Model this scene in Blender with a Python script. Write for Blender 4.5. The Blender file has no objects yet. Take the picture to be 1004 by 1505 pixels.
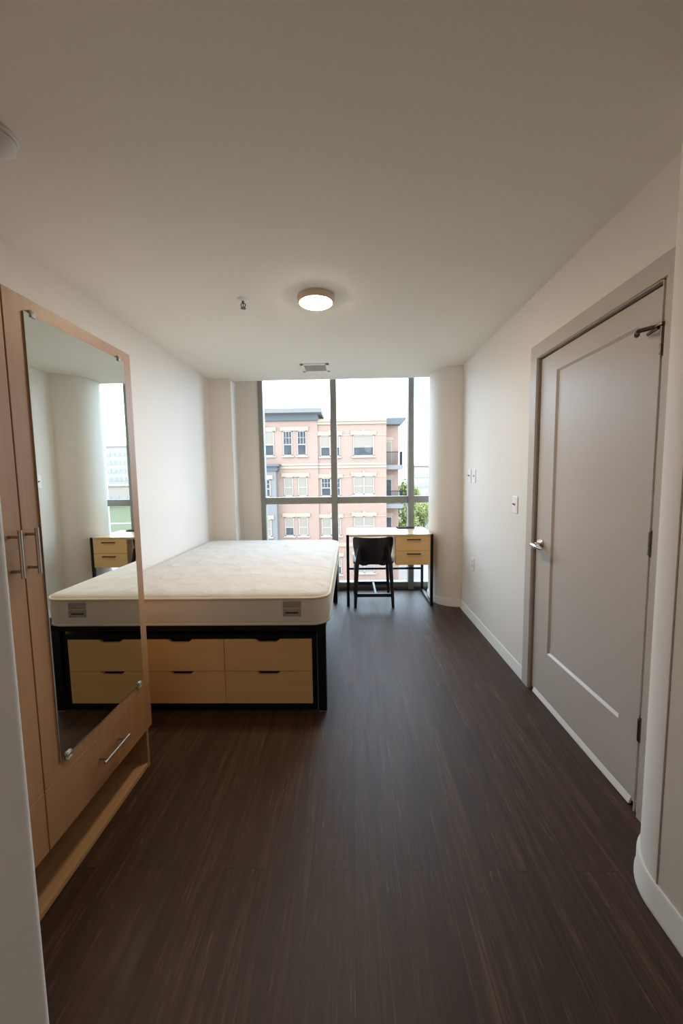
import bpy, bmesh, math, random
from mathutils import Vector, Matrix

# ------------------------------------------------------------------ scene, camera, world, exposure
SC = bpy.context.scene
COL = SC.collection
random.seed(7)
CAM_F, CAM_P, CAM_Y, CAM_R, CAM_H = 566.06, .0896, .0233, -.014, 1.355   # focal px at 1505 rows, pitch down, yaw left, roll, eye height
cd = bpy.data.cameras.new('camera')
cd.sensor_fit = 'VERTICAL'; cd.sensor_height = 36.0; cd.sensor_width = 24.0
cd.lens = 36.0 * CAM_F / 1505.0
cd.clip_start = .02; cd.clip_end = 1500
cam = bpy.data.objects.new('camera', cd); COL.objects.link(cam)
_f = Vector((-math.sin(CAM_Y)*math.cos(CAM_P), math.cos(CAM_Y)*math.cos(CAM_P), -math.sin(CAM_P)))
_r = Vector((math.cos(CAM_Y), math.sin(CAM_Y), 0)); _u = _r.cross(_f)
_r2 = math.cos(CAM_R)*_r + math.sin(CAM_R)*_u; _u2 = -math.sin(CAM_R)*_r + math.cos(CAM_R)*_u
cam.matrix_world = Matrix(((_r2.x, _u2.x, -_f.x, 0), (_r2.y, _u2.y, -_f.y, 0), (_r2.z, _u2.z, -_f.z, CAM_H), (0, 0, 0, 1)))
SC.camera = cam

SKY = 11.2
wd = bpy.data.worlds.new('overcast_sky'); SC.world = wd; wd.use_nodes = True
bg = wd.node_tree.nodes['Background']
bg.inputs['Color'].default_value = (.645, .805, 1.0, 1); bg.inputs['Strength'].default_value = SKY
try: wd.cycles.sampling_method = 'AUTOMATIC'
except Exception: pass
# window portal: only guides the sampling of the sky through the window, gives no light itself
pl = bpy.data.lights.new('window_portal', 'AREA'); pl.shape = 'RECTANGLE'; pl.size = 2.2; pl.size_y = 2.45
pl.cycles.is_portal = True
po = bpy.data.objects.new('window_portal', pl); COL.objects.link(po)
po.location = (.05, 4.68, 1.27); po.rotation_euler = (math.radians(-90), 0, 0)

SC.view_settings.view_transform = 'Standard'; SC.view_settings.look = 'None'
SC.view_settings.gamma = 1.0; SC.view_settings.use_curve_mapping = False
SC.view_settings.exposure = 0.0
LAMP = 150.0          # ceiling disc
FILL = 34.0          # added unseen fill lamp behind the viewer
SC.cycles.use_denoising = True
SC.cycles.max_bounces = 10; SC.cycles.diffuse_bounces = 7; SC.cycles.glossy_bounces = 5
SC.cycles.transparent_max_bounces = 12; SC.cycles.transmission_bounces = 6
SC.cycles.sample_clamp_indirect = 6.0
SC.cycles.caustics_reflective = False; SC.cycles.caustics_refractive = False

# ------------------------------------------------------------------ materials
def new_mat(name):
    m = bpy.data.materials.new(name); m.use_nodes = True
    nt = m.node_tree; b = nt.nodes['Principled BSDF']
    return m, nt, b
def ramp(nt, stops):
    r = nt.nodes.new('ShaderNodeValToRGB'); e = r.color_ramp.elements
    while len(e) < len(stops): e.new(.5)
    for k, (p, c) in enumerate(stops): e[k].position = p; e[k].color = (*c, 1)
    return r
def coords(nt, scale=(1, 1, 1), rot=(0, 0, 0), kind='Object'):
    t = nt.nodes.new('ShaderNodeTexCoord'); mp = nt.nodes.new('ShaderNodeMapping')
    mp.inputs['Scale'].default_value = scale; mp.inputs['Rotation'].default_value = rot
    nt.links.new(t.outputs[kind], mp.inputs['Vector']); return mp
def noise(nt, vec, scale, detail=4, rough=.55, dist=0):
    n = nt.nodes.new('ShaderNodeTexNoise'); n.inputs['Scale'].default_value = scale
    n.inputs['Detail'].default_value = detail; n.inputs['Roughness'].default_value = rough; n.inputs['Distortion'].default_value = dist
    nt.links.new(vec, n.inputs['Vector']); return n
def bump(nt, b, h, strength, dist=.01):
    bp = nt.nodes.new('ShaderNodeBump'); bp.inputs['Strength'].default_value = strength; bp.inputs['Distance'].default_value = dist
    nt.links.new(h, bp.inputs['Height']); nt.links.new(bp.outputs[0], b.inputs['Normal']); return bp
def plain(name, col, rough=.5, metal=0., spec=.5, var=.04, scale=30, bmp=0.):
    """paint / metal / plastic with a little procedural variation"""
    m, nt, b = new_mat(name)
    mp = coords(nt); n = noise(nt, mp.outputs[0], scale)
    lo = tuple(max(0, c*(1-var)) for c in col); hi = tuple(min(1, c*(1+var)) for c in col)
    r = ramp(nt, [(.3, lo), (.7, hi)])
    nt.links.new(n.outputs['Fac'], r.inputs[0]); nt.links.new(r.outputs[0], b.inputs['Base Color'])
    b.inputs['Roughness'].default_value = rough; b.inputs['Metallic'].default_value = metal
    b.inputs['Specular IOR Level'].default_value = spec
    if bmp: bump(nt, b, n.outputs['Fac'], bmp, .002)
    return m
def wood(name, c0, c1, axis='z', rough=.45, s=1.0):
    m, nt, b = new_mat(name)
    lo = 1.6*s; hi = 38*s
    sc = {'x': (lo, hi, hi), 'y': (hi, lo, hi), 'z': (hi, hi, lo)}[axis]
    mp = coords(nt, sc); n = noise(nt, mp.outputs[0], 1.0, 6, .6, .4)
    mp2 = coords(nt, tuple(v*.12 for v in sc)); n2 = noise(nt, mp2.outputs[0], 1.0, 3, .5, .2)
    a = nt.nodes.new('ShaderNodeMath'); a.operation = 'MULTIPLY_ADD'; a.inputs[1].default_value = .5
    h = nt.nodes.new('ShaderNodeMath'); h.operation = 'MULTIPLY'; h.inputs[1].default_value = .5
    nt.links.new(n2.outputs['Fac'], h.inputs[0]); nt.links.new(n.outputs['Fac'], a.inputs[0]); nt.links.new(h.outputs[0], a.inputs[2])
    r = ramp(nt, [(.36, c0), (.62, c1)])
    nt.links.new(a.outputs[0], r.inputs[0]); nt.links.new(r.outputs[0], b.inputs['Base Color'])
    b.inputs['Roughness'].default_value = rough; bump(nt, b, n.outputs['Fac'], .05, .002)
    return m
def emit(name, col, strength):
    m, nt, b = new_mat(name)
    b.inputs['Base Color'].default_value = (.9, .9, .88, 1)
    b.inputs['Emission Color'].default_value = (*col, 1); b.inputs['Emission Strength'].default_value = strength
    return m
def glass(name, tint, ior=1.5):
    m = bpy.data.materials.new(name); m.use_nodes = True; nt = m.node_tree; nt.nodes.clear()
    o = nt.nodes.new('ShaderNodeOutputMaterial'); mx = nt.nodes.new('ShaderNodeMixShader')
    t = nt.nodes.new('ShaderNodeBsdfTransparent'); g = nt.nodes.new('ShaderNodeBsdfGlossy'); fr = nt.nodes.new('ShaderNodeFresnel')
    t.inputs[0].default_value = (*tint, 1); g.inputs['Roughness'].default_value = .0; fr.inputs[0].default_value = ior
    nt.links.new(fr.outputs[0], mx.inputs[0]); nt.links.new(t.outputs[0], mx.inputs[1]); nt.links.new(g.outputs[0], mx.inputs[2])
    nt.links.new(mx.outputs[0], o.inputs[0]); return m
def floor_mat():
    m, nt, b = new_mat('dark_plank_floor')
    t = nt.nodes.new('ShaderNodeTexCoord'); sp = nt.nodes.new('ShaderNodeSeparateXYZ'); cb = nt.nodes.new('ShaderNodeCombineXYZ')
    nt.links.new(t.outputs['Object'], sp.inputs[0]); nt.links.new(sp.outputs[1], cb.inputs[0]); nt.links.new(sp.outputs[0], cb.inputs[1])
    br = nt.nodes.new('ShaderNodeTexBrick'); br.offset = .37; br.offset_frequency = 2
    for k, v in (('Scale', 1), ('Mortar Size', .0009), ('Mortar Smooth', .2), ('Bias', 0), ('Brick Width', 1.22), ('Row Height', .152)):
        br.inputs[k].default_value = v
    br.inputs['Color1'].default_value = (0, 0, 0, 1); br.inputs['Color2'].default_value = (1, 1, 1, 1); br.inputs['Mortar'].default_value = (.1, .1, .1, 1)
    nt.links.new(cb.outputs[0], br.inputs['Vector'])
    # grain shifted per plank
    off = nt.nodes.new('ShaderNodeVectorMath'); off.operation = 'MULTIPLY_ADD'
    off.inputs[1].default_value = (7.3, 3.1, 5.7); nt.links.new(br.outputs['Color'], off.inputs[0]); nt.links.new(t.outputs['Object'], off.inputs[2])
    def grain(sc, s, d, dist):
        mp = nt.nodes.new('ShaderNodeMapping'); mp.inputs['Scale'].default_value = sc; nt.links.new(off.outputs[0], mp.inputs[0])
        return noise(nt, mp.outputs[0], s, d, .65, dist)
    g1 = grain((75, 2.2, 1), 1.0, 6, .8); g2 = grain((14, .9, 1), 1.0, 4, 1.4); g3 = grain((150, 8, 1), 1.0, 4, .5)
    base = ramp(nt, [(.30, (.025, .0115, .006)), (.50, (.056, .0275, .0155)), (.68, (.118, .064, .038))])
    mx = nt.nodes.new('ShaderNodeMath'); mx.operation = 'MULTIPLY_ADD'; mx.inputs[1].default_value = .55
    h2 = nt.nodes.new('ShaderNodeMath'); h2.operation = 'MULTIPLY'; h2.inputs[1].default_value = .45
    nt.links.new(g2.outputs['Fac'], h2.inputs[0]); nt.links.new(g1.outputs['Fac'], mx.inputs[0]); nt.links.new(h2.outputs[0], mx.inputs[2])
    nt.links.new(mx.outputs[0], base.inputs[0])
    pale = ramp(nt, [(.56, (0, 0, 0)), (.70, (1, 1, 1))]); nt.links.new(g3.outputs['Fac'], pale.inputs[0])
    gate = ramp(nt, [(.42, (.10, .10, .10)), (.66, (.65, .65, .65))]); nt.links.new(g2.outputs['Fac'], gate.inputs[0])
    gm = nt.nodes.new('ShaderNodeMath'); gm.operation = 'MULTIPLY'; nt.links.new(pale.outputs[0], gm.inputs[0]); nt.links.new(gate.outputs[0], gm.inputs[1])
    mixp = nt.nodes.new('ShaderNodeMix'); mixp.data_type = 'RGBA'
    nt.links.new(gm.outputs[0], mixp.inputs[0]); nt.links.new(base.outputs[0], mixp.inputs[6]); mixp.inputs[7].default_value = (.27, .185, .13, 1)
    # plank to plank tone
    tone = ramp(nt, [(0, (.74, .74, .74)), (1, (1.0, 1.0, 1.0))]); nt.links.new(br.outputs['Color'], tone.inputs[0])
    ml = nt.nodes.new('ShaderNodeMix'); ml.data_type = 'RGBA'; ml.blend_type = 'MULTIPLY'; ml.inputs[0].default_value = 1
    nt.links.new(mixp.outputs[2], ml.inputs[6]); nt.links.new(tone.outputs[0], ml.inputs[7])
    seam = nt.nodes.new('ShaderNodeMix'); seam.data_type = 'RGBA'
    nt.links.new(br.outputs['Fac'], seam.inputs[0]); nt.links.new(ml.outputs[2], seam.inputs[6]); seam.inputs[7].default_value = (.008, .006, .005, 1)
    nt.links.new(seam.outputs[2], b.inputs['Base Color'])
    rr = ramp(nt, [(.3, (.46, .46, .46)), (.7, (.56, .56, .56))]); nt.links.new(g1.outputs['Fac'], rr.inputs[0]); nt.links.new(rr.outputs[0], b.inputs['Roughness'])
    b.inputs['Specular IOR Level'].default_value = .34
    bump(nt, b, g1.outputs['Fac'], .05, .002)
    return m
def quilt_mat():
    m, nt, b = new_mat('quilted_white_fabric')
    mp = coords(nt, (1, 1, 1)); n = noise(nt, mp.outputs[0], 9, 3, .5, .6); n2 = noise(nt, mp.outputs[0], 260, 2)
    w = nt.nodes.new('ShaderNodeTexVoronoi'); w.feature = 'SMOOTH_F1'; w.inputs['Scale'].default_value = 7.5
    mpw = coords(nt, (1, .8, 1)); ad = nt.nodes.new('ShaderNodeVectorMath'); ad.operation = 'MULTIPLY_ADD'; ad.inputs[1].default_value = (.12, .12, 0)
    nt.links.new(n.outputs['Color'], ad.inputs[0]); nt.links.new(mpw.outputs[0], ad.inputs[2]); nt.links.new(ad.outputs[0], w.inputs['Vector'])
    a = nt.nodes.new('ShaderNodeMath'); a.operation = 'MULTIPLY_ADD'; a.inputs[1].default_value = .06
    inv = nt.nodes.new('ShaderNodeMath'); inv.operation = 'MULTIPLY'; inv.inputs[1].default_value = -1.0
    nt.links.new(w.outputs['Distance'], inv.inputs[0]); nt.links.new(n2.outputs['Fac'], a.inputs[0]); nt.links.new(inv.outputs[0], a.inputs[2])
    bump(nt, b, a.outputs[0], .6, .03)
    r = ramp(nt, [(.3, (.675, .635, .60)), (.7, (.695, .655, .62))]); nt.links.new(n.outputs['Fac'], r.inputs[0]); nt.links.new(r.outputs[0], b.inputs['Base Color'])
    b.inputs['Roughness'].default_value = .9; b.inputs['Specular IOR Level'].default_value = .2
    return m
def brick_mat():
    m, nt, b = new_mat('pale_red_brick')
    t = nt.nodes.new('ShaderNodeTexCoord'); sp = nt.nodes.new('ShaderNodeSeparateXYZ'); cb = nt.nodes.new('ShaderNodeCombineXYZ')
    a = nt.nodes.new('ShaderNodeMath'); a.operation = 'ADD'
    nt.links.new(t.outputs['Object'], sp.inputs[0]); nt.links.new(sp.outputs[0], a.inputs[0]); nt.links.new(sp.outputs[1], a.inputs[1])
    nt.links.new(a.outputs[0], cb.inputs[0]); nt.links.new(sp.outputs[2], cb.inputs[1])
    br = nt.nodes.new('ShaderNodeTexBrick'); nt.links.new(cb.outputs[0], br.inputs['Vector'])
    for k, v in (('Scale', 1), ('Mortar Size', .008), ('Brick Width', .24), ('Row Height', .08)): br.inputs[k].default_value = v
    br.inputs['Color1'].default_value = (.215, .127, .092, 1); br.inputs['Color2'].default_value = (.228, .140, .106, 1); br.inputs['Mortar'].default_value = (.24, .163, .128, 1)
    nt.links.new(br.outputs['Color'], b.inputs['Base Color']); b.inputs['Roughness'].default_value = .9; b.inputs['Specular IOR Level'].default_value = .15
    return m
def leaf_mat(name, c0, c1):
    m, nt, b = new_mat(name)
    mp = coords(nt); n = noise(nt, mp.outputs[0], 1.3, 3)
    r = ramp(nt, [(.35, c0), (.65, c1)]); nt.links.new(n.outputs['Fac'], r.inputs[0]); nt.links.new(r.outputs[0], b.inputs['Base Color'])
    b.inputs['Roughness'].default_value = .8; b.inputs['Specular IOR Level'].default_value = .1
    return m

M = dict(
    wall=plain('wall_paint', (0.84, 0.785, 0.728), .6, var=.012, scale=60, bmp=.04),
    ceil=plain('ceiling_paint', (0.87, 0.835, 0.76), .85, var=.012, scale=60, bmp=.04),
    hallwall=plain('hall_taupe_paint', (.38, .34, .29), .7, var=.02),
    trim=plain('trim_paint', (.74, .715, .68), .4, var=.01),
    base=plain('baseboard_vinyl', (.78, .76, .73), .45, var=.01),
    door=plain('door_paint', (.56, .50, .455), .38, var=.012, bmp=.03),
    casing=plain('casing_paint', (.55, .49, .44), .42, var=.012),
    alum=plain('window_aluminium', (0.27, 0.265, 0.245), .5, .0, var=.05),
    glass=glass('window_glass', (.93, .955, .945), 1.13),
    floor=floor_mat(),
    oak=wood('wardrobe_wood', (.39, .19, .082), (.48, .26, .128), 'z', .42),
    oakh=wood('shelf_wood', (.50, .28, .13), (.60, .36, .18), 'y', .5),
    oaki=plain('wardrobe_interior', (.34, .19, .11), .6, var=.06),
    birch=wood('light_wood_drawer', (.84, .53, .22), (.90, .60, .275), 'x', .45, .6),
    birchx=wood('light_wood_top', (.60, .41, .22), (.68, .48, .27), 'x', .28, .6),
    black=plain('black_metal', (.006, .006, .0065), .45, .0, spec=.25, var=.15),
    blackwood=plain('black_stained_wood', (.016, .016, .017), .42, var=.2),
    mirror=plain('mirror_silver', (.80, .84, .80), .012, 1., var=.004),
    handle=plain('handle_nickel', (.46, .41, .36), .28, 1., var=.08),
    hinge=plain('dark_nickel', (0.17, 0.14, 0.115), .38, 1., var=.1),
    traym=plain('matte_black', (.012, .012, .012), .8, spec=.2),
    steel=plain('brushed_steel', (.62, .59, .55), .28, 1., var=.06, scale=90),
    chrome=plain('satin_chrome', (.72, .70, .67), .16, 1., var=.03),
    clip=plain('clear_clip', (.85, .83, .8), .1, var=.02),
    quilt=quilt_mat(),
    fabric=plain('mattress_side_fabric', (.88, .81, .72), .9, spec=.2, var=.03, scale=200, bmp=.15),
    piping=plain('mattress_piping', (.80, .72, .60), .8, spec=.2, var=.03),
    plate=plain('switch_plate', (.92, .91, .90), .35, var=.01),
    dark=plain('dark_slot', (.05, .045, .04), .5, var=.1),
    gapshade=plain('gap_shade_brown', (.10, .065, .045), .8, spec=.2, var=.1),
    gap=plain('dark_gap', (.30, .24, .19), .7, var=.1),
    vent=plain('vent_slats', (.42, .40, .37), .5, var=.05),
    ring=plain('lamp_trim', (.74, .58, .44), .45, var=.02),
    lamp=emit('lamp_diffuser', (1., .80, .56), LAMP),
    hall=emit('fill_globe_diffuser', (1., .80, .56), FILL),  # only for the added unseen fill globe
    plastic=plain('white_plastic', (.66, .65, .64), .4, var=.01),
    tag=plain('label_cloth', (.50, .42, .33), .8, var=.05), tagg=plain('label_grey', (.42, .39, .36), .8, var=.05),
    tago=plain('label_print_tan', (.42, .23, .09), .8, var=.1), tagk=plain('label_print_black', (.03, .025, .025), .8, var=.1),
    brick=brick_mat(), cream=plain('cream_stone', (0.25, 0.17, 0.115), .8, var=.03), slate=plain('grey_cladding', (0.085, 0.083, 0.082), .8, spec=.1, var=.05),
    slatel=plain('pale_grey_cladding', (0.14, 0.125, 0.115), .8, spec=.1, var=.04), white=plain('white_frame', (0.25, 0.2, 0.17), .8, spec=.1, var=.02),
    pane=plain('dark_pane', (0.045, 0.045, 0.047), .7, spec=.1, var=.25, scale=2), blind=plain('window_blind', (0.185, 0.146, 0.112), .8, spec=.1, var=.03),
    rail=plain('balcony_rail', (.018, .017, .018), .6, spec=.1, var=.1), asphalt=plain('asphalt', (0.21, 0.176, 0.157), .9, spec=.05, var=.08, scale=.4),
    lawn=leaf_mat('lawn_grass', (.066, .066, .030), (.080, .078, .038)), leaf=leaf_mat('spring_leaf', (.125, .135, .04), (.19, .19, .07)),
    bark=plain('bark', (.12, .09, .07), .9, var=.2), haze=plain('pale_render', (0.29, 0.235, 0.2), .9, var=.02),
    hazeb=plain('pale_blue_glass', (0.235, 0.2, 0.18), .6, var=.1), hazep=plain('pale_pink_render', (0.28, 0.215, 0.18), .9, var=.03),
)

# ------------------------------------------------------------------ mesh helpers
class MB:
    def __init__(s): s.bm = bmesh.new()
    def box(s, x0, x1, y0, y1, z0, z1, bev=0, seg=2):
        g = bmesh.ops.create_cube(s.bm, size=1)['verts']
        for v in g: v.co = Vector(((x0+x1)/2 + v.co.x*(x1-x0), (y0+y1)/2 + v.co.y*(y1-y0), (z0+z1)/2 + v.co.z*(z1-z0)))
        if bev:
            ed = list({e for v in g for e in v.link_edges})
            bmesh.ops.bevel(s.bm, geom=ed, offset=bev, segments=seg, affect='EDGES', profile=.5)
        return s
    def prism(s, pts, axis, a, b, bev=0):
        """extrude polygon pts along axis from a to b; pts are the two other axes in xyz order"""
        def P(p, t):
            return {'x': (t, p[0], p[1]), 'y': (p[0], t, p[1]), 'z': (p[0], p[1], t)}[axis]
        va = [s.bm.verts.new(P(p, a)) for p in pts]; vb = [s.bm.verts.new(P(p, b)) for p in pts]
        n = len(pts); fs = []
        fs.append(s.bm.faces.new(va)); fs.append(s.bm.faces.new(vb[::-1]))
        for i in range(n): fs.append(s.bm.faces.new((va[i], vb[i], vb[(i+1) % n], va[(i+1) % n])))
        bmesh.ops.recalc_face_normals(s.bm, faces=fs)
        if bev: bmesh.ops.bevel(s.bm, geom=list({e for f in fs for e in f.edges}), offset=bev, segments=2, affect='EDGES', profile=.5)
        return s
    def tube(s, pts, r, n=10, closed=False, cap=True):
        pts = [Vector(p) for p in pts]; rs = r if isinstance(r, (list, tuple)) else [r]*len(pts)
        rings = []; up = None
        for i, p in enumerate(pts):
            if closed: d = (pts[(i+1) % len(pts)] - pts[i-1]).normalized()
            else: d = (pts[min(i+1, len(pts)-1)] - pts[max(i-1, 0)]).normalized()
            if up is None: up = d.orthogonal().normalized()
            up = (up - d*up.dot(d)).normalized(); sd = d.cross(up)
            rings.append([s.bm.verts.new(p + rs[i]*(math.cos(2*math.pi*k/n)*up + math.sin(2*math.pi*k/n)*sd)) for k in range(n)])
        fs = []
        for i in range(len(rings) - (0 if closed else 1)):
            A, B = rings[i], rings[(i+1) % len(rings)]
            for k in range(n): fs.append(s.bm.faces.new((A[k], A[(k+1) % n], B[(k+1) % n], B[k])))
        if cap and not closed: fs.append(s.bm.faces.new(rings[0][::-1])); fs.append(s.bm.faces.new(rings[-1]))
        bmesh.ops.recalc_face_normals(s.bm, faces=fs)
        return s
    def rod(s, p0, p1, r0, r1=None, n=16): return s.tube([p0, p1], [r0, r0 if r1 is None else r1], n)
    def lathe(s, prof, c, n=40, axis='z'):
        """profile (radius, height) about an axis through c"""
        rings = []
        for r, h in prof:
            row = []
            for k in range(n):
                a = 2*math.pi*k/n; q = (r*math.cos(a), r*math.sin(a))
                o = {'z': (q[0], q[1], h), 'x': (h, q[0], q[1]), 'y': (q[0], h, q[1])}[axis]
                row.append(s.bm.verts.new(Vector(c) + Vector(o)))
            rings.append(row)
        fs = []
        for A, B in zip(rings, rings[1:]):
            for k in range(n): fs.append(s.bm.faces.new((A[k], A[(k+1) % n], B[(k+1) % n], B[k])))
        fs.append(s.bm.faces.new(rings[0][::-1])); fs.append(s.bm.faces.new(rings[-1]))
        bmesh.ops.recalc_face_normals(s.bm, faces=fs); return s
    def build(s, name, mat, parent=None, loc=None, smooth=False):
        """one linked mesh object; vertices were given in world space, the origin goes to loc"""
        base = Vector(loc) if loc is not None else Vector((0, 0, 0))
        par = Vector((0, 0, 0)); q = parent
        while q is not None: par += q.location; q = q.parent
        org = base if parent is None else par
        for v in s.bm.verts: v.co -= org
        bmesh.ops.recalc_face_normals(s.bm, faces=s.bm.faces[:])
        me = bpy.data.meshes.new(name); s.bm.to_mesh(me); s.bm.free(); me.materials.append(M[mat])
        if smooth:
            for p in me.polygons: p.use_smooth = True
            try: me.set_sharp_from_angle(angle=math.radians(38))
            except Exception: pass
        o = bpy.data.objects.new(name, me); COL.objects.link(o)
        if parent is None: o.location = base
        else: o.parent = parent
        return o
def thing(name, loc, label=None, cat=None, group=None):
    o = bpy.data.objects.new(name, None); COL.objects.link(o); o.location = loc; o.empty_display_size = .05
    if label: o['label'] = label; o['category'] = cat
    if group: o['group'] = group
    return o
def tag(o, label, cat, group=None):
    o['label'] = label; o['category'] = cat
    if group: o['group'] = group
    return o
def struct(o, label=None, cat='structure'):
    o['kind'] = 'structure'
    if label: o['label'] = label; o['category'] = cat
    return o

# ------------------------------------------------------------------ room shell
XL, XR, H = -1.53, 1.13, 2.438
YB = -5.0; YH = -.7; YC = 4.38; YW = 4.60        # hall end, edge of the ceiling, window plane
HX0, HX1 = -.391, .930                  # hall walls
struct(MB().box(-3.1, 3.1, YB-.1, 4.75, -.2, 0).build('floor', 'floor'), 'dark brown wood plank floor running towards the window', 'floor')
cl = MB(); cl.box(-3.1, 3.1, YB-.1, YC, H, H+.3); cl.box(-1.75, 1.65, YC, 4.75, H+.17, H+.3)
struct(cl.build('ceiling', 'ceil'), 'plain off white ceiling', 'ceiling')
struct(MB().box(XL-.15, XL, .2, 4.75, 0, H).build('wall_left', 'wall'), 'off white wall along the bed and the wardrobe', 'wall')
# bullnosed end of the partition on the left of the hall
def arc(cx, cy, r, a0, a1, n): return [(cx + r*math.cos(math.radians(a0+(a1-a0)*i/n)), cy + r*math.sin(math.radians(a0+(a1-a0)*i/n))) for i in range(n+1)]
pts = [(HX0, YH)] + arc(HX0-.014, .43-.014, .014, 0, 90, 8) + [(XL-.15, .43), (XL-.15, .30), (HX0-.12, .30), (HX0-.12, YH)]
struct(MB().prism(pts, 'z', 0, H).build('wall_hall_left', 'wall'), 'pale wall corner at the left edge, close to the viewer', 'wall')
# rounded wall on the right of the hall
ACX, ACY, AR = 1.14, 1.10, .2106
pts = [(HX1, YH), (HX1, ACY-.004)] + arc(ACX, ACY, AR, 180, 93.4, 20) + [(1.45, ACY+AR), (1.45, YH)]
w = MB().prism(pts, 'z', 0, H).build('wall_hall_right', 'wall', smooth=True)
struct(w, 'rounded off white wall end at the right edge', 'wall')
mb = MB(); mb.prism([(HX1-.0012, ACY-.003), (HX1+.004, ACY-.003), (HX1+.004, ACY+.003), (HX1-.0012, ACY+.0025)], 'z', .083, H-.01)
struct(mb.build('trim_1', 'gap'), 'thin worn joint line down the rounded wall end', 'trim')
lv_ = MB(); lv_.box(-3.1, 3.1, YB-.1, YB, 0, H); lv_.box(-3.1, -3.0, YB, YH, 0, H); lv_.box(3.0, 3.1, YB, YH, 0, H)
lv_.box(-3.1, HX0-.12, YH, YH+.1, 0, H); lv_.box(1.45, 3.1, YH, YH+.1, 0, H)
struct(lv_.build('wall_hall_end', 'hallwall'), 'walls of the open room behind the viewer', 'wall')
# right wall with a door opening
DY0, DY1, DZ = 1.461, 2.379, 2.043
wr = MB(); wr.box(XR, XR+.14, ACY+AR-.02, DY0, 0, H); wr.box(XR, XR+.14, DY1, 4.75, 0, H); wr.box(XR, XR+.14, DY0, DY1, DZ, H); wr.box(XR+.14, XR+.17, DY0-.15, DY1+.15, 0, H)  # last box is an added unseen panel that stops sky light under the door
struct(wr.build('wall_right', 'wall'), 'off white wall on the right with the door in it', 'wall')
# room behind the door is closed off by the leaf and the added panel; window wall bits
struct(MB().prism([(XL, 4.26), (-1.285, 4.26), (-1.285, 4.75), (XL, 4.75)], 'z', 0, H+.17).build('wall_chase', 'wall'), 'square boxed out wall corner left of the window', 'wall')
struct(MB().box(-1.285, -1.069, YW, 4.75, 0, H+.17).build('wall_back', 'wall'), 'narrow wall strip beside the window frame', 'wall')
CX, CY, CR = 1.15, 4.21, .292
col = MB(); col.prism(arc(CX, CY, CR, 0, 360, 72)[:-1], 'z', 0, H)
struct(col.build('wall_column', 'wall', smooth=True), 'round off white column in the right corner by the window', 'column')
# baseboards
def strip(pts, h, t, side):
    """baseboard following plan points; thickness t to one side, rounded top"""
    mb = MB(); n = len(pts); off = []
    for i in range(n):
        a = Vector(pts[max(i-1, 0)]); b = Vector(pts[min(i+1, n-1)]); d = (b-a).normalized(); nn = Vector((-d.y, d.x))*side
        off.append(nn)
    prof = [(-.003, 0), (t+.004, 0), (t+.004, .012), (t, .02), (t, h-.008), (t*.55, h), (-.003, h)]
    rows = [[mb.bm.verts.new((p[0]+o.x*q[0], p[1]+o.y*q[0], q[1])) for q in prof] for p, o in zip(pts, off)]
    for A, B in zip(rows, rows[1:]):
        for k in range(len(prof)):
            k2 = (k+1) % len(prof); mb.bm.faces.new((A[k], A[k2], B[k2], B[k]))
    mb.bm.faces.new(rows[0]); mb.bm.faces.new(rows[-1][::-1])
    return mb
BH = .082
struct(strip([(XR, DY1+.084), (XR, 3.0), (XR, CY-CR+.0)], BH, .008, 1).build('baseboard_right', 'base', smooth=True), 'off white baseboard along the right wall', 'baseboard')
struct(strip(arc(CX, CY, CR, 184+85, 150, 26), BH, .008, 1).build('baseboard_column', 'base', smooth=True), 'curved baseboard around the round column', 'baseboard')
struct(strip([(HX1, YH), (HX1, ACY-.2), (HX1, ACY)] + arc(ACX, ACY, AR, 176, 92, 22), BH+.012, .009, 1).build('baseboard_hall', 'base', smooth=True), 'curved baseboard around the rounded wall end', 'baseboard')
struct(strip([(XL, 4.25), (XL, 1.75)], BH, .008, 1).build('baseboard_left', 'base', smooth=True), 'off white baseboard along the left wall', 'baseboard')

# ------------------------------------------------------------------ window_1
win = struct(thing('window_1', (0, YW, 0)), 'floor to ceiling window in grey aluminium frames', 'window')
WT = H + .17
for x0, x1, d in ((-1.069, -1.013, .05), (-.222, -.150, .075), (.686, .752, .075)):
    mb = MB(); mb.box(x0, x1, YW-d+.03, YW+.08, 0, WT, .002)
    mb.box((x0+x1)/2-.006, (x0+x1)/2+.006, YW-d+.028, YW-d+.032, .09, WT)      # thin groove cover strip
    mb.build('mullion', 'alum', win)
MB().box(1.10, 1.16, YW-.02, YW+.08, 0, WT).build('mullion', 'alum', win)
XS = [(-1.013, -.222), (-.150, .686), (.752, 1.10)]
for x0, x1 in XS:
    MB().box(x0, x1, YW-.02, YW+.07, 1.045, 1.124, .002).build('transom', 'alum', win)
    MB().box(x0, x1, YW-.02, YW+.07, WT-.06, WT, .002).build('head_rail', 'alum', win)
    MB().box(x0, x1, YW-.02, YW+.07, 0, .085, .002).build('sill_rail', 'alum', win)
    for z0, z1 in ((.085, 1.045), (1.124, WT-.06)):
        MB().box(x0-.01, x1+.01, YW+.026, YW+.032, z0-.01, z1+.01).build('pane', 'glass', win)
mb = MB(); mb.box(-1.069, 1.10, 4.562, YW-.02, 0, .026, .002)
struct(mb.build('trim_2', 'slatel'), 'low pale threshold strip under the window', 'trim')

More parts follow.
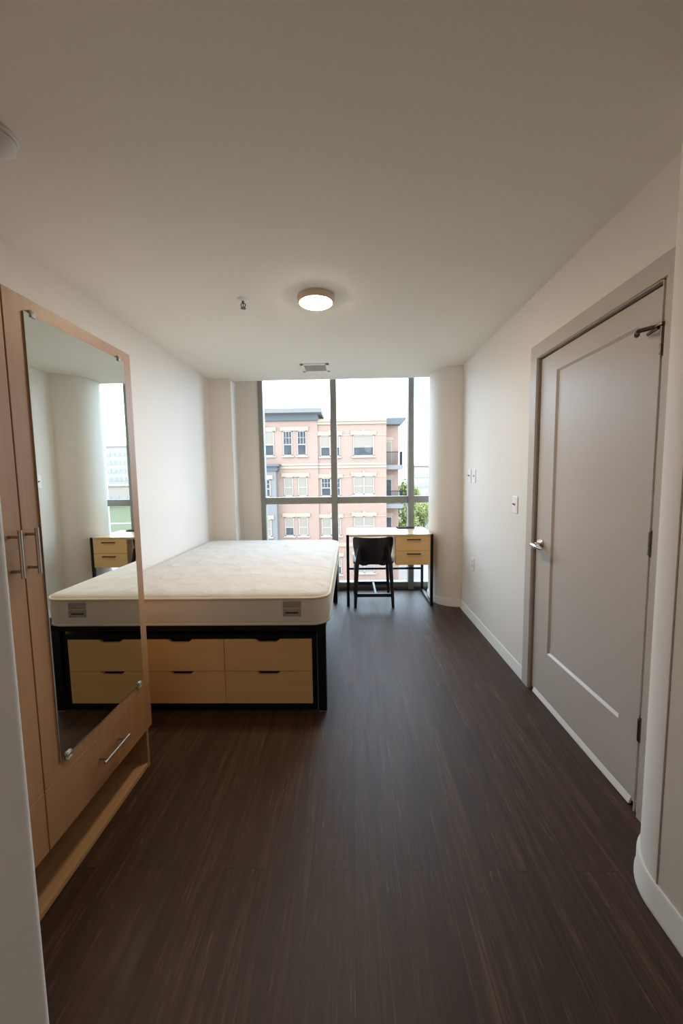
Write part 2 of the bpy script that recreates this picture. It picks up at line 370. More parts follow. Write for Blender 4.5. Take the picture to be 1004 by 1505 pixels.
# ------------------------------------------------------------------ door_1 (right wall)
dr = struct(thing('door_1', (XR, 1.92, 0)), 'taupe painted single panel door with lever handle on the right wall', 'door')
cw, ct = .081, .014
mb = MB()
def casing_leg(y0, y1): mb.prism([(XR-ct, y0), (XR-ct*.7, y0-.0), (XR+.0, y0), (XR+.0, y1), (XR-ct*.6, y1), (XR-ct, y1-.006)] if False else [(XR-ct, y0+.003), (XR-ct*.6, y0), (XR, y0), (XR, y1), (XR-ct*.6, y1), (XR-ct, y1-.003)], 'z', 0, DZ)
casing_leg(DY1, DY1+cw); casing_leg(DY0-.022-cw, DY0-.022)
mb.prism([(XR-ct, DZ+.003), (XR-ct*.6, DZ), (XR, DZ), (XR, DZ+cw), (XR-ct*.6, DZ+cw), (XR-ct, DZ+cw-.003)], 'y', DY0-cw, DY1+cw) if False else mb.box(XR-ct, XR, DY0-.022-cw, DY1+cw, DZ, DZ+cw, .003)
mb.build('door_casing', 'casing', dr)
jb = MB(); jt = .018
jb.box(XR-.006, XR+.12, DY1-.004, DY1, 0, DZ); jb.box(XR-.006, XR+.12, DY0, DY0+.004, 0, DZ); jb.box(XR-.006, XR+.12, DY0, DY1, DZ-.004, DZ)
jb.box(XR+.055, XR+.075, DY1-jt, DY1, 0, DZ); jb.box(XR+.055, XR+.075, DY0, DY0+jt, 0, DZ); jb.box(XR+.055, XR+.075, DY0, DY1, DZ-jt, DZ)
jb.build('door_jamb', 'casing', dr)
# leaf with one recessed panel
LX = XR + .009; ly0, ly1, lz0, lz1 = DY0+.0055, DY1-.0145, .020, DZ-.015
py0, py1, pz0, pz1 = 1.594, 2.196, .309, 1.927; bw, bd = .022, .010
lf = MB(); bm = lf.bm
def ring(y0, y1, z0, z1, x): return [bm.verts.new((x, y, z)) for y, z in ((y0, z0), (y1, z0), (y1, z1), (y0, z1))]
def quadring(A, B):
    for k in range(4): bm.faces.new((A[k], A[(k+1) % 4], B[(k+1) % 4], B[k]))
r0 = ring(ly0, ly1, lz0, lz1, LX+.044); r1 = ring(ly0, ly1, lz0, lz1, LX)
r2 = ring(py0, py1, pz0, pz1, LX); r3 = ring(py0+bw*.55, py1-bw*.55, pz0+bw*.55, pz1-bw*.55, LX+bd); r4 = ring(py0+bw, py1-bw, pz0+bw, pz1-bw, LX+bd)
bm.faces.new(r0); quadring(r0, r1); quadring(r1, r2); quadring(r2, r3); quadring(r3, r4); bm.faces.new(r4)
leaf = lf.build('door_leaf', 'door', dr)
gsh = MB(); gsh.box(LX+.010, LX+.040, ly1, DY1-.004, .0, DZ-.004); gsh.box(LX+.010, LX+.040, ly0, ly1, lz1, DZ-.004)
gsh.build('door_gap_shade', 'gapshade', dr)  # dark strips that paint the shade in the gap between leaf and jamb
# pale sloping strip along the foot of the leaf
MB().prism([(LX-.011, .004), (LX+.0, .004), (LX+.0, .032), (LX-.001, .032), (LX-.009, .012)], 'y', ly0+.03, ly1-.03).build('door_foot_strip', 'base', dr)
# lever
lv = MB(); yl, zl = 2.306, .939
lv.lathe([(.0, -.032), (.014, -.032), (.015, -.014), (.030, -.012), (.036, -.005), (.036, 0)], (LX, yl, zl), 32, 'x')
ro = lv.build('lever_rose', 'chrome', dr, smooth=True)
mb = MB(); pth = [(LX-.028, yl, zl), (LX-.050, yl, zl), (LX-.058, yl-.006, zl), (LX-.061, yl-.02, zl), (LX-.061, yl-.06, zl-.001), (LX-.058, yl-.10, zl-.004), (LX-.052, yl-.118, zl-.006)]
mb.tube(pth, [.012, .012, .0135, .0135, .0125, .011, .009], 14); mb.build('lever_handle', 'chrome', dr, smooth=True)
for z0, z1 in ((1.777, 1.877), (1.046, 1.136), (.308, .398)):
    mb = MB()
    for k in range(3):
        a = z0 + (z1-z0)*k/3; mb.rod((XR-.008, DY0-.012, a+.001), (XR-.008, DY0-.012, a+(z1-z0)/3-.001), .0095, n=14)
    mb.rod((XR-.008, DY0-.012, z0-.004), (XR-.008, DY0-.012, z1+.004), .006, n=12)
    mb.box(XR-.003, XR+.008, DY0-.010, DY0+.005, z0+.002, z1-.002)
    mb.build('hinge', 'hinge', dr, smooth=True)
mb = MB(); zs = 1.882
mb.box(XR-.024, XR+.0, DY0-.024, DY0+.006, zs-.004, zs+.006, .001)
mb.rod((XR-.012, DY0+.006, zs), (XR-.050, DY0+.055, zs), .008, n=10); mb.rod((XR-.050, DY0+.055, zs), (XR-.030, DY0+.086, zs), .006, n=10)
mb.rod((XR-.014, DY0+.004, zs-.006), (XR-.012, DY0+.056, zs-.012), .006, n=10)
ds = mb.build('door_stop', 'hinge', dr, smooth=True)
mb = MB(); mb.rod((XR-.032, DY0+.083, zs), (XR-.022, DY0+.098, zs), .009, n=14); mb.build('bumper', 'dark', ds, smooth=True)

# ------------------------------------------------------------------ things on the walls and ceiling
def plate(name, y, z, w, h, label, cat, kind):
    t = thing(name, (XR, y, z), label, cat)
    MB().box(XR-.006, XR, y-w/2, y+w/2, z-h/2, z+h/2, .003).build('cover_plate', 'plate', t)
    if kind == 'toggle':
        MB().box(XR-.0075, XR-.004, y-.008, y+.008, z-.016, z+.016, .001).build('toggle_slot', 'plate', t)
        MB().prism([(XR-.006, z-.005), (XR-.022, z+.004), (XR-.021, z+.011), (XR-.006, z+.006)], 'y', y-.0045, y+.0045, .001).build('toggle', 'dark', t)
    elif kind == 'dial':
        mb = MB(); mb.rod((XR-.005, y, z), (XR-.012, y, z), .011, n=18); mb.build('jack', 'steel', t, smooth=True)
    else:
        for dz in (-.02, .02):
            MB().box(XR-.0085, XR-.004, y-.017, y+.017, z+dz-.015, z+dz+.015, .003).build('socket', 'plastic', t)
    return t
plate('light_switch', 2.654, 1.152, .078, .118, 'white light switch plate with small dark toggle beside the door frame', 'light switch', 'toggle')
plate('thermostat_plate', 3.672, 1.352, .085, .125, 'white wall plate with a dark toggle near the far corner, at head height', 'wall plate', 'toggle')
plate('cable_plate', 3.54, 1.352, .080, .125, 'white wall plate nearer the door of the pair at head height', 'wall plate', 'dial')
plate('wall_outlet', 3.54, .542, .080, .118, 'white wall outlet low on the right wall above the baseboard', 'outlet', 'socket')

LC = (-.193, 2.42)
lt = thing('ceiling_light', (*LC, H), 'round glowing disc light on the ceiling', 'ceiling light')
MB().lathe([(.085, 0), (.111, 0), (.113, -.006), (.111, -.026), (.105, -.034), (.099, -.036), (.096, -.030), (.085, -.028)], (*LC, H), 56).build('trim_ring', 'ring', lt, smooth=True)
MB().lathe([(.0, -.026), (.0965, -.026), (.097, -.034), (.088, -.041), (.06, -.044), (.0, -.045)], (*LC, H), 56).build('diffuser', 'lamp', lt, smooth=True)
HC = (.55, -2.5)  # unseen globe lamp, added to brighten the surfaces that face the viewer
lt = thing('fill_globe', (*HC, H), 'unseen round opal globe added behind the viewer as warm fill light', 'ceiling light')
MB().lathe([(.012, 0), (.06, 0), (.058, -.014), (.03, -.022), (.012, -.024)], (*HC, H), 40).build('fill_canopy', 'plate', lt, smooth=True)
MB().rod((*HC, H-.02), (*HC, H-.155), .008).build('fill_stem', 'steel', lt, smooth=True)
MB().lathe([(.0, -.10)] + [(.10*math.sin(math.radians(a)), .10*-math.cos(math.radians(a))) for a in range(10, 180, 10)] + [(.0, .10)], (*HC, H-.25), 40).build('fill_globe_ball', 'hall', lt, smooth=True)

SX, SY = -.637, 2.43
sp = thing('fire_sprinkler', (SX, SY, H), 'small metal fire sprinkler head on the ceiling', 'sprinkler')
MB().lathe([(.010, 0), (.036, 0), (.034, -.005), (.022, -.009), (.010, -.010)], (SX, SY, H), 32).build('escutcheon', 'plate', sp, smooth=True)
mb = MB(); mb.rod((SX, SY, H-.008), (SX, SY, H-.022), .008); mb.tube([(SX-.006, SY, H-.02), (SX-.014, SY, H-.028), (SX-.012, SY, H-.04), (SX-.003, SY, H-.047)], .003, 8)
mb.tube([(SX+.006, SY, H-.02), (SX+.014, SY, H-.028), (SX+.012, SY, H-.04), (SX+.003, SY, H-.047)], .003, 8); mb.rod((SX, SY, H-.02), (SX, SY, H-.05), .0028)
mb.build('sprinkler_frame', 'hinge', sp, smooth=True)
mb = MB(); mb.lathe([(.0, -.050), (.016, -.050), (.017, -.052), (.0, -.053)], (SX, SY, H), 20); mb.build('deflector', 'hinge', sp)

vx0, vx1, vy0, vy1 = -.468, -.188, 3.765, 4.04
vt = thing('ceiling_vent', ((vx0+vx1)/2, (vy0+vy1)/2, H), 'rectangular grey slatted air vent on the ceiling by the window', 'air vent')
mb = MB(); fw = .035
mb.box(vx0, vx1, vy0, vy0+fw, H-.008, H, .002); mb.box(vx0, vx1, vy1-fw, vy1, H-.008, H, .002); mb.box(vx0, vx0+fw, vy0, vy1, H-.008, H, .002); mb.box(vx1-fw, vx1, vy0, vy1, H-.008, H, .002)
mb.build('vent_frame', 'ceil', vt)
mb = MB()
for k in range(11):
    y = vy0+fw+.008 + k*(vy1-vy0-2*fw-.016)/10
    mb.prism([(y-.008, H-.001), (y-.006, H-.001), (y+.008, H-.007), (y+.006, H-.008)], 'x', vx0+fw, vx1-fw)
mb.build('vent_slats', 'vent', vt)
MB().box(vx0+fw, vx1-fw, vy0+fw, vy1-fw, H-.0012, H-.0002).build('vent_backing', 'vent', vt)

KX, KY = -1.105, 1.272
sd = thing('smoke_detector', (KX, KY, H), 'round white smoke detector on the ceiling at the left edge', 'smoke detector')
MB().lathe([(.0, 0), (.070, 0), (.071, -.010), (.066, -.014), (.0, -.014)], (KX, KY, H), 48).build('base_ring', 'plastic', sd, smooth=True)
MB().lathe([(.0, -.014), (.060, -.014), (.064, -.020), (.062, -.034), (.050, -.044), (.030, -.047), (.0, -.048)], (KX, KY, H), 48).build('detector_cover', 'plastic', sd, smooth=True)

# ------------------------------------------------------------------ wardrobe with mirror (left)
XD = -.951; WY0, WY1, WZ = .47, 1.706, 1.897; GY = 1.083
wd_ = thing('wardrobe', ((XL+XD)/2, (WY0+WY1)/2, 0), 'tall orange wood wardrobe with a mirror on its right door', 'wardrobe')
mb = MB(); bx = XD - .020
mb.box(XL+.012, bx, WY0, WY0+.018, 0, WZ-.001); mb.box(XL+.012, bx, WY1-.018, WY1, 0, WZ-.001)
mb.box(XL+.012, bx, WY0, WY1, WZ-.02, WZ); mb.box(XL+.012, bx, WY0+.018, WY1-.018, .205, .223)
mb.build('carcass', 'oak', wd_)
MB().box(XL+.012, XL+.020, WY0, WY1, .0, WZ-.02).build('back_panel', 'oaki', wd_)
MB().box(XL+.02, bx, WY0+.018, WY1-.018, .004, .024, .001).build('bottom_shelf', 'oakh', wd_)
MB().box(XL+.02, bx-.01, GY-.008, GY+.008, .223, WZ-.02).build('divider', 'oaki', wd_)
g = .0022
def bar_handle(parent, p0, p1, posts, off=.030):
    mb = MB(); mb.rod(p0, p1, .0052, n=16)
    for q in posts: mb.rod((XD-.001, q[1], q[2]), (XD+off, q[1], q[2]), .0045, n=12)
    mb.build('handle', 'handle', parent, smooth=True)
for y0, y1, hy, dy in ((WY0, GY-g, 1.040, None), (GY+g, WY1, 1.098, None)):
    d = MB().box(XD-.019, XD, y0, y1, .404+g/2, WZ, .0012).build('door', 'oak', wd_)
    bar_handle(d, (XD+.032, hy, 1.085), (XD+.032, hy, 1.221), [(0, hy, 1.104), (0, hy, 1.202)])
    d = MB().box(XD-.019, XD, y0, y1, .206, .404-g/2, .0012).build('drawer_front', 'oak', wd_)
    c = (y0+y1)/2 if y0 > 1 else .76
    bar_handle(d, (XD+.032, c-.080, .315), (XD+.032, c+.080, .315), [(0, c-.056, .315), (0, c+.056, .315)])
my0, my1, mz0, mz1 = 1.150, 1.651, .453, 1.853
mir = MB().box(XD, XD+.0045, my0, my1, mz0, mz1, .0006).build('mirror', 'mirror', wd_)
for y, z, s in ((1.183, mz1, 1), (1.615, mz1, 1), (1.183, mz0, -1), (1.615, mz0, -1)):
    mb = MB(); mb.box(XD, XD+.009, y-.009, y+.009, z+s*.001, z+s*.012, .002); mb.box(XD+.0047, XD+.009, y-.009, y+.009, z-s*.010, z+s*.004, .0015)
    mb.rod((XD+.008, y, z+s*.006), (XD+.0105, y, z+s*.006), .004, n=10)
    mb.build('clip', 'clip', mir)

# ------------------------------------------------------------------ bed frame
BX0, BX1, BY0, BY1 = XL+.016, -.150, 2.122, 4.10
bed = thing('bed_frame', ((BX0+BX1)/2, (BY0+BY1)/2, 0), 'black metal bed frame on tall square legs under the mattress', 'bed frame')
PW = .048
for x0 in (BX0, BX1-PW):
    for y0 in (BY0, BY1-PW):
        lg = MB().box(x0, x0+PW, y0, y0+PW, .006, .487, .002).build('leg', 'black', bed)
        MB().box(x0+.004, x0+PW-.004, y0+.004, y0+PW-.004, 0, .008).build('foot_pad', 'vent', lg)
for a in ((BX0, BX1, BY0, BY0+.03), (BX0, BX1, BY1-.03, BY1), (BX0, BX0+.03, BY0+.03, BY1-.03), (BX1-.03, BX1, BY0+.03, BY1-.03)):
    MB().box(*a, .487, .524, .002).build('rail', 'black', bed)
MB().box((BX0+BX1)/2-.02, (BX0+BX1)/2+.02, BY0+.03, BY1-.03, .487, .515).build('centre_rail', 'black', bed)
for k in range(13):
    y = BY0+.10 + k*.148
    MB().box(BX0+.03, (BX0+BX1)/2-.02, y, y+.05, .495, .507).build('slat', 'birch', bed)
    MB().box((BX0+BX1)/2+.02, BX1-.03, y, y+.05, .495, .507).build('slat', 'birch', bed)
# ------------------------------------------------------------------ mattress
MX0, MX1, MY0, MY1 = -1.508, -.128, 2.098, 4.035; MZ0 = .526
mt = thing('mattress', ((MX0+MX1)/2, (MY0+MY1)/2, MZ0), 'bare white quilted mattress on the black bed frame', 'mattress')
def rrect(x0, x1, y0, y1, r, n=10):
    P = []
    for cx, cy, a in ((x1-r, y1-r, 0), (x0+r, y1-r, 90), (x0+r, y0+r, 180), (x1-r, y0+r, 270)): P += arc(cx, cy, r, a, a+90, n)
    return P
def loft(mb, layers, cap0=True, cap1=True):
    rows = [[mb.bm.verts.new((p[0], p[1], z)) for p in P] for P, z in layers]
    n = len(rows[0])
    for A, B in zip(rows, rows[1:]):
        for k in range(n): mb.bm.faces.new((A[k], A[(k+1) % n], B[(k+1) % n], B[k]))
    if cap0: mb.bm.faces.new(rows[0][::-1])
    if cap1: mb.bm.faces.new(rows[-1])
def ins(d): return rrect(MX0+d, MX1-d, MY0+d, MY1-d, .10-d*.6)
mb = MB(); loft(mb, [(ins(.010), MZ0), (ins(.003), MZ0+.008), (ins(0), MZ0+.03), (ins(-.003), MZ0+.08), (ins(0), MZ0+.13), (ins(.004), MZ0+.152)])
mb.build('mattress_side', 'fabric', mt, smooth=True)
mb = MB(); bm = mb.bm
loft(mb, [(ins(.004), MZ0+.150), (ins(-.002), MZ0+.160), (ins(.006), MZ0+.171), (ins(.03), MZ0+.179), (ins(.075), MZ0+.184)], False, False)
# gridded crowned top inside the rim
rim = [v for v in bm.verts if abs(v.co.z-(MZ0+.184)) < 1e-5]
bmesh.ops.contextual_create(bm, geom=[e for e in bm.edges if all(v in set(rim) for v in e.verts)])
mb.build('mattress_top', 'quilt', mt, smooth=True)
def pipe(z, d, r): 
    mb = MB(); mb.tube([(p[0], p[1], z) for p in ins(d)], r, 10, closed=True); mb.build('piping', 'piping', mt, smooth=True)
pipe(MZ0+.158, -.001, .0085); pipe(MZ0+.009, .004, .0075)
lb = MB().box(-.385, -.283, MY0-.0045, MY0+.004, MZ0+.104, MZ0+.140, .001).build('label_patch', 'tagg', mt)
for k, (x0, x1, z0, z1, m_) in enumerate([(-.381, -.287, .107, .122, 'tag')]):
    MB().box(x0, x1, MY0-.0052, MY0-.004, MZ0+z0, MZ0+z1).build('print_band', m_, lb)
mb = MB(); mb.tube([(-.376+.006*i, MY0-.0058, MZ0+.1145+.004*math.sin(i*2.1)) for i in range(14)], .0016, 6); mb.build('script_mark', 'tago', lb)
lb = MB().box(-.385, -.283, MY0-.0052, MY0+.004, MZ0+.056, MZ0+.100, .001).build('label_patch', 'tagg', mt)
MB().box(-.372, -.300, MY0-.006, MY0-.005, MZ0+.073, MZ0+.081, .0003).build('print_bar', 'tagk', lb)
MB().box(-.366, -.306, MY0-.006, MY0-.005, MZ0+.090, MZ0+.093, .0003).build('print_bar', 'tag', lb)

# ------------------------------------------------------------------ drawer chest under the bed
QX1, QX0, QY = -.203, -1.281, 2.136
ch = thing('drawer_chest', ((QX0+QX1)/2, QY+.25, 0), 'black framed low chest of pale wood drawers under the bed', 'drawer chest')
mb = MB(); mb.box(QX1-.027, QX1, QY, QY+.50, .006, .461, .001); mb.box(QX0, QX0+.027, QY, QY+.50, .006, .461, .001)
mb.box(QX0+.027, QX1-.027, QY, QY+.50, .434, .461, .001); mb.box(QX0+.027, QX1-.027, QY, QY+.50, .008, .042, .001); mb.box(QX0+.027, QX1-.027, QY+.04, QY+.50, .042, .434)
mb.build('chest_frame', 'black', ch)
midx = (QX0+QX1)/2
for x0, x1 in ((QX0+.029, midx-.0015), (midx+.0015, QX1-.029)):
    for z0, z1 in ((.043, .2375), (.2405, .433)):
        c = (x0+x1)/2
        P = [(x0, z0), (x1, z0), (x1, z1), (c+.073, z1), (c+.050, z1-.019), (c-.050, z1-.019), (c-.073, z1), (x0, z1)]
        MB().prism(P, 'y', QY+.001, QY+.019).build('drawer_front', 'birch', ch)

# ------------------------------------------------------------------ desk
DX0, DX1, DYF, DYB, TZ = -.047, .853, 3.950, 4.515, .760
dk = thing('desk', ((DX0+DX1)/2, (DYF+DYB)/2, 0), 'pale wood desk with black metal legs and two drawers by the window', 'desk')
t = .028
P = [(DX0+t, DYF+.002), (DX1-t, DYF+.002), (DX1-t, DYF+t), (DX1, DYF+t), (DX1, DYB), (DX0, DYB), (DX0, DYF+t), (DX0+t, DYF+t)]
MB().prism(P, 'z', TZ-.020, TZ).build('desk_top', 'birchx', dk)
for x0 in (DX0, DX1-t):
    MB().box(x0, x0+t, DYF, DYF+t, 0, TZ-.001, .0015).build('leg', 'black', dk)
    MB().box(x0, x0+t, DYB-t, DYB, 0, TZ-.020, .0015).build('leg', 'black', dk)
    MB().box(x0, x0+t, DYF+t, DYB-t, 0, t, .0015).build('floor_runner', 'black', dk)
    MB().box(x0, x0+t, DYF+t, DYB-t, TZ-.020-t, TZ-.020, .0015).build('top_rail', 'black', dk)
MB().box(DX0+t, DX1-t, DYB-t, DYB, .262, .262+.024, .0015).build('stretcher', 'black', dk)
MB().box(DX0+t, .46, DYB-t, DYB, TZ-.05, TZ-.02).build('top_rail', 'black', dk)
px0, px1 = .466, DX1-t-.001
MB().box(px0, px1, DYF+.022, DYB-.06, .437, TZ-.021).build('drawer_box', 'birch', dk)
for z0, z1 in ((.438, .5865), (.5895, .737)):
    d = MB().box(px0, px1, DYF+.004, DYF+.021, z0, z1, .0012).build('drawer_front', 'birch', dk)
    zh = z1-.029; c = (px0+px1)/2+.006; mb = MB()
    mb.box(c-.072, c+.072, DYF-.020, DYF-.012, zh-.005, zh+.005, .001); mb.box(c-.062, c-.054, DYF-.013, DYF+.005, zh-.004, zh+.004); mb.box(c+.054, c+.062, DYF-.013, DYF+.005, zh-.004, zh+.004)
    mb.build('handle', 'black', d)
tr = MB(); tr.prism([(.545, 4.40), (.735, 4.40), (.752, 4.505), (.53, 4.505)], 'z', TZ, TZ+.012, .003)
tag(tr.build('flat_tray', 'traym', loc=(.64, 4.45, TZ)), 'thin black flat slab on the back edge of the desk', 'tray')

# ------------------------------------------------------------------ chair
CHX, CHY = .236, 3.915
chair = thing('chair', (CHX, CHY+.25, 0), 'black wooden chair with curved low back tucked under the desk', 'chair')
mb = MB(); bm = mb.bm; NU, NV = 28, 10; F = []; B = []
for j in range(NV+1):
    fr, br = [], []
    for i in range(NU+1):
        u = -1+2*i/NU; au = abs(u)
        zb = .452 - .030*math.sin(min(au/.68, 1)*math.pi/2)**2 if au < .68 else .422 + .085*((au-.68)/.32)**1.6
        ztp = .730 - .004*au**2 - .018*max(0, (au-.9)/.1)**2
        v = j/NV; z = zb + (ztp-zb)*v
        wdt = .180 + .034*min(1, (z-.42)/.22)
        x = CHX + u*wdt; y = CHY + .010 + .13*au**2.2 - .010*v + .035*(1-v)
        nx, ny = .28*u*au, -1; l = math.hypot(nx, ny)
        fr.append(bm.verts.new((x, y, z))); br.append(bm.verts.new((x-nx/l*.014*1.0, y-ny/l*.016, z)))
    F.append(fr); B.append(br)
for j in range(NV):
    for i in range(NU):
        bm.faces.new((F[j][i], F[j][i+1], F[j+1][i+1], F[j+1][i])); bm.faces.new((B[j][i], B[j+1][i], B[j+1][i+1], B[j][i+1]))
for j in range(NV):
    bm.faces.new((F[j][0], F[j+1][0], B[j+1][0], B[j][0])); bm.faces.new((F[j][NU], B[j][NU], B[j+1][NU], F[j+1][NU]))
for i in range(NU):
    bm.faces.new((F[0][i], B[0][i], B[0][i+1], F[0][i+1])); bm.faces.new((F[NV][i], F[NV][i+1], B[NV][i+1], B[NV][i]))
mb.build('backrest', 'blackwood', chair, smooth=True)
def leg(p, rad, name='leg'):
    MB().tube(p, rad, 12).build(name, 'blackwood', chair, smooth=True)
for s in (-1, 1):
    leg([(CHX+s*.196, CHY+.000, 0), (CHX+s*.187, CHY+.012, .20), (CHX+s*.174, CHY+.030, .44), (CHX+s*.160, CHY+.040, .56), (CHX+s*.150, CHY+.034, .64)], [.0155, .019, .022, .020, .010])
    leg([(CHX+s*.196, CHY+.50, 0), (CHX+s*.186, CHY+.485, .22), (CHX+s*.178, CHY+.455, .445)], [.0155, .018, .021])
MB().box(CHX-.185, CHX+.185, CHY+.006, CHY+.030, .108, .144, .003).build('stretcher', 'blackwood', chair)
MB().box(CHX-.185, CHX+.185, CHY+.478, CHY+.502, .108, .144, .003).build('stretcher', 'blackwood', chair)
MB().box(CHX+.008, CHX+.030, CHY+.03, CHY+.478, .112, .140, .003).build('stretcher', 'blackwood', chair)
mb = MB(); loft(mb, [(rrect(CHX-.205, CHX+.205, CHY+.06, CHY+.50, .06), .440), (rrect(CHX-.215, CHX+.215, CHY+.05, CHY+.51, .07), .452), (rrect(CHX-.215, CHX+.215, CHY+.05, CHY+.51, .07), .466), (rrect(CHX-.20, CHX+.20, CHY+.065, CHY+.495, .06), .474)])
mb.build('seat', 'blackwood', chair, smooth=True)

# ------------------------------------------------------------------ outside: street, lawn, brick block, trees, far blocks
GZ = -7.9
struct(MB().box(-80, 90, 6, 44, GZ-.3, GZ).build('street', 'asphalt'), 'pale grey paved ground outside below the window', 'ground')
struct(MB().box(-250, 320, 44, 420, GZ-.3, GZ+.05).build('lawn', 'lawn'), 'green lawn beyond the street', 'ground')
mb = MB()
for y in (62, 80): mb.box(20, 160, y, y+2.2, GZ+.05, GZ+.09)
struct(mb.build('path', 'asphalt'), 'pale paths across the far lawn', 'path')

FY = 30.0
ab = thing('apartment_building', (-4, FY+6, GZ), 'four storey red brick apartment building across the street', 'building')
MB().box(-20, -2.45, FY-.15, FY+14, GZ, 5.74).build('tall_wall', 'brick', ab)
MB().box(-2.45, 2.82, FY, FY+14, GZ, 5.42).build('low_wall', 'brick', ab)
MB().box(2.82, 3.95, FY+1.6, FY+14, GZ, 5.50).build('corner_wall', 'brick', ab)
MB().box(-20, -2.40, FY-.35, FY+14, 5.70, 6.12).build('frieze', 'slate', ab)
mb = MB(); mb.prism([(FY-.35, 6.12), (FY-.95, 6.20), (FY-1.0, 6.52), (FY+14, 6.52), (FY+14, 6.12)], 'x', -20, -2.08); mb.build('cornice', 'slatel', ab)
mb = MB(); mb.box(-2.45, 2.82, FY-.12, FY+.4, 5.40, 5.60); mb.box(-2.45, 2.82, FY-.22, FY+.4, 5.60, 5.68); mb.box(-2.45, 2.82, FY-.10, FY+.4, 5.68, 5.82); mb.build('parapet', 'cream', ab)
mb = MB(); mb.prism([(2.95, 5.46), (3.95, 5.46), (4.45, 5.80), (4.45, 5.98), (2.95, 5.98)], 'y', FY+.9, FY+8); mb.build('corner_cornice', 'slate', ab)
for x0, x1, y0 in ((-20, -2.45, FY-.24), (-2.45, 2.82, FY-.09)):
    mb = MB(); mb.box(x0, x1, y0, y0+.2, 2.30, 2.46); mb.box(x0, x1, y0+.03, y0+.2, 2.08, 2.26); mb.build('band_course', 'cream', ab)
    for z in (-4.06,): MB().box(x0, x1, y0, y0+.2, z, z+.30).build('band_course', 'cream', ab)
for z in (1.36, -1.72, 4.56-.02):
    MB().box(-2.45, 2.82, FY-.03, FY+.1, z, z+.07).build('thin_band', 'cream', ab)
def bwin(x0, x1, z0, z1, y, cols, style, parent):
    """sash window: white frame and bars, one pane mesh, one blind mesh"""
    mb = MB(); f = .07
    mb.box(x0, x1, y-.05, y+.05, z0, z0+f); mb.box(x0, x1, y-.05, y+.05, z1-f, z1); mb.box(x0, x0+f, y-.05, y+.05, z0, z1); mb.box(x1-f, x1, y-.05, y+.05, z0, z1)
    zm = z0+(z1-z0)*(.45 if style != 'wide' else .42)
    if style != 'wide': mb.box(x0, x1, y-.04, y+.04, zm-.04, zm+.04)
    for k in range(1, cols):
        x = x0+(x1-x0)*k/cols; w = .05
        mb.box(x-w, x+w, y-.05, y+.05, z0, z1)
    if style == 'grid':
        for k in range(cols):
            a = x0+(x1-x0)*k/cols; b = x0+(x1-x0)*(k+1)/cols
            for q in (1/3, 2/3): mb.box(a+(b-a)*q-.018, a+(b-a)*q+.018, y-.03, y+.03, zm, z1)
            mb.box(a, b, y-.03, y+.03, (zm+z1)/2-.018, (zm+z1)/2+.018)
    w = mb.build('window', 'white', parent)
    MB().box(x0+.02, x1-.02, y+.0, y+.02, z0+.02, z1-.02).build('pane', 'pane', w)
    if style != 'grid':
        lo = {'blind': zm+.02, 'full': z0+.06, 'half': zm+.02, 'wide': zm-.02, 'low': z0+.04}[style]
        MB().box(x0+.05, x1-.05, y-.012, y-.004, lo, z1-.05).build('blind', 'blind', w)
    mb = MB(); mb.box(x0-.18, x1+.18, y-.10, y+.1, z1, z1+.30); mb.box((x0+x1)/2-.11, (x0+x1)/2+.11, y-.14, y+.1, z1, z1+.40) if cols > 1 or x1-x0 > 1.2 else None
    mb.build('lintel', 'cream', parent)
    mb = MB(); mb.box(x0-.12, x1+.12, y-.12, y+.1, z0-.12, z0); mb.build('window_sill', 'white', parent)
yt, yl_ = FY-.17, FY-.02
sty = {4.95: ('half', 'grid', 'grid', 'half', 'wide'), 1.45: ('grid', 'full', 'full', 'grid', 'full'), -1.66: ('full', 'half', 'full', 'full', 'full'), -4.75: ('full', 'half', 'full', 'half', 'full')}
for z1, st in sty.items():
    hgt = 1.88 if z1 > 4 else 1.50
    if z1 > 4:
        bwin(-7.25, -5.80, z1-hgt, z1, yt, 2, st[0], ab); bwin(-9.6, -8.1, z1-hgt, z1, yt, 2, 'half', ab); bwin(-12.2, -10.7, z1-hgt, z1, yt, 2, 'half', ab)
    bwin(-5.12, -4.40, z1-hgt, z1, yt, 1, st[1], ab); bwin(-4.03, -3.31, z1-hgt, z1, yt, 1, st[2], ab)
    zz = z1-.38 if z1 > 4 else z1-.12; hh = 1.60 if z1 > 4 else 1.42
    bwin(-2.26, -.74, zz-hh, zz, yl_, 2, st[3], ab); bwin(.26, 1.86, zz-hh+(.0 if z1 > 4 else .1), zz+(0 if z1 > 4 else .1), yl_, 1 if st[4] == 'wide' else 2, st[4], ab)
# grey bay on the left
bay = MB().box(-9.2, -5.60, FY-.9, FY, GZ, 1.95).build('grey_bay', 'slatel', ab)
mb = MB(); mb.box(-9.3, -5.45, FY-1.05, FY, 1.93, 2.25); mb.box(-9.5, -5.28, FY-1.25, FY, 2.25, 2.42); mb.build('bay_cornice', 'slate', bay)
for z1 in (1.30, -1.75, -4.8): bwin(-6.95, -6.02, z1-1.35, z1, FY-.92, 1, 'grid' if z1 > 0 else 'full', ab)
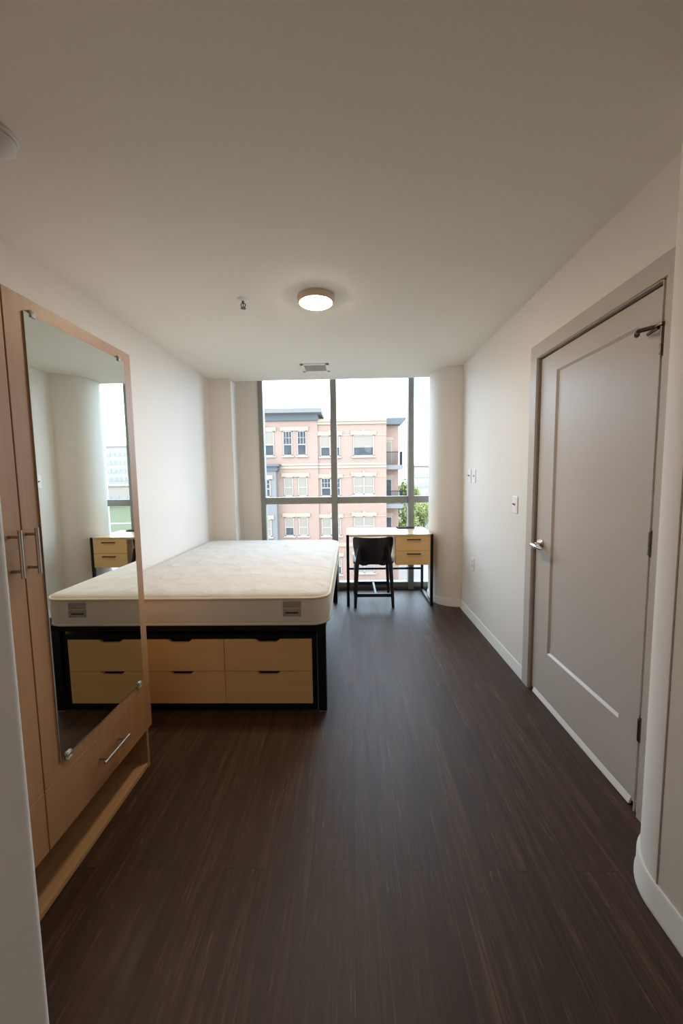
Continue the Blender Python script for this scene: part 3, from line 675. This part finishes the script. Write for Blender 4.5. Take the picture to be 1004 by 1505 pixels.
# corner balconies
for z in (1.92, -1.12, -4.2):
    b = MB().box(2.84, 4.15, FY+.25, FY+2.2, z, z+.34).build('balcony', 'slatel', ab)
    mb = MB(); mb.box(2.84, 4.10, FY+.30, FY+.34, z+1.32, z+1.38); mb.box(4.06, 4.10, FY+.30, FY+2.0, z+1.32, z+1.38)
    for k in range(12): mb.box(2.88+k*.108, 2.915+k*.108, FY+.31, FY+.33, z+.34, z+1.34)
    for k in range(10): mb.box(4.07, 4.09, FY+.35+k*.17, FY+.37+k*.17, z+.34, z+1.34)
    mb.build('balcony_rail', 'rail', b)
    d = MB().box(2.90, 3.42, FY+1.54, FY+1.62, z+.34, z+2.36).build('balcony_door', 'white', ab)
    MB().box(2.97, 3.34, FY+1.52, FY+1.545, z+.48, z+2.22).build('pane', 'pane' if z < 0 else 'blind', d)
    MB().box(2.86, 3.52, FY+1.50, FY+1.62, z+2.36, z+2.62).build('lintel', 'cream', ab)
# trees
def tree(x, y, top, r, label, n, seed):
    rd = random.Random(seed); t = thing('tree', (x, y, GZ), label, 'tree')
    mb = MB(); mb.tube([(x, y, GZ), (x+.1, y, GZ+(top-GZ)*.35), (x-.05, y, GZ+(top-GZ)*.75)], [.22, .16, .06], 8); 
    for k in range(6):
        a = rd.random()*6.28; mb.tube([(x, y, GZ+(top-GZ)*(.3+.05*k)), (x+r*.6*math.cos(a), y+r*.6*math.sin(a), GZ+(top-GZ)*(.55+.06*k))], [.08, .02], 6)
    mb.build('trunk', 'bark', t)
    mb = MB(); ch_ = (top-GZ)*.72; cz = top-ch_/2
    lobes = [(rd.gauss(0, .38)*r, rd.gauss(0, .38)*r, rd.uniform(-.40, .42)*ch_, rd.uniform(.35, .6)*r) for _ in range(16)]
    for i in range(n):
        lx, ly, lz, lr = rd.choice(lobes); v = Vector((rd.gauss(0, 1), rd.gauss(0, 1), rd.gauss(0, 1))).normalized()*lr*rd.uniform(.6, 1)
        p = Vector((x+lx, y+ly, min(cz+lz, top-lr*.8))) + v; s = rd.uniform(.10, .24)
        a = Vector((rd.gauss(0, 1), rd.gauss(0, 1), rd.gauss(0, 1))).normalized(); b = a.orthogonal().normalized()
        mb.bm.faces.new([mb.bm.verts.new(q) for q in (p-a*s, p+b*s*.55, p+a*s, p-b*s*.55)])
    mb.build('foliage', 'leaf', t)
tree(6.6, 44, 1.0, 1.5, 'light green leafy tree just right of the brick building', 2600, 1)
tree(11.0, 58, -2.4, 2.2, 'low bushy green tree seen right of the window mullion above the desk', 2400, 2)
# far pale blocks
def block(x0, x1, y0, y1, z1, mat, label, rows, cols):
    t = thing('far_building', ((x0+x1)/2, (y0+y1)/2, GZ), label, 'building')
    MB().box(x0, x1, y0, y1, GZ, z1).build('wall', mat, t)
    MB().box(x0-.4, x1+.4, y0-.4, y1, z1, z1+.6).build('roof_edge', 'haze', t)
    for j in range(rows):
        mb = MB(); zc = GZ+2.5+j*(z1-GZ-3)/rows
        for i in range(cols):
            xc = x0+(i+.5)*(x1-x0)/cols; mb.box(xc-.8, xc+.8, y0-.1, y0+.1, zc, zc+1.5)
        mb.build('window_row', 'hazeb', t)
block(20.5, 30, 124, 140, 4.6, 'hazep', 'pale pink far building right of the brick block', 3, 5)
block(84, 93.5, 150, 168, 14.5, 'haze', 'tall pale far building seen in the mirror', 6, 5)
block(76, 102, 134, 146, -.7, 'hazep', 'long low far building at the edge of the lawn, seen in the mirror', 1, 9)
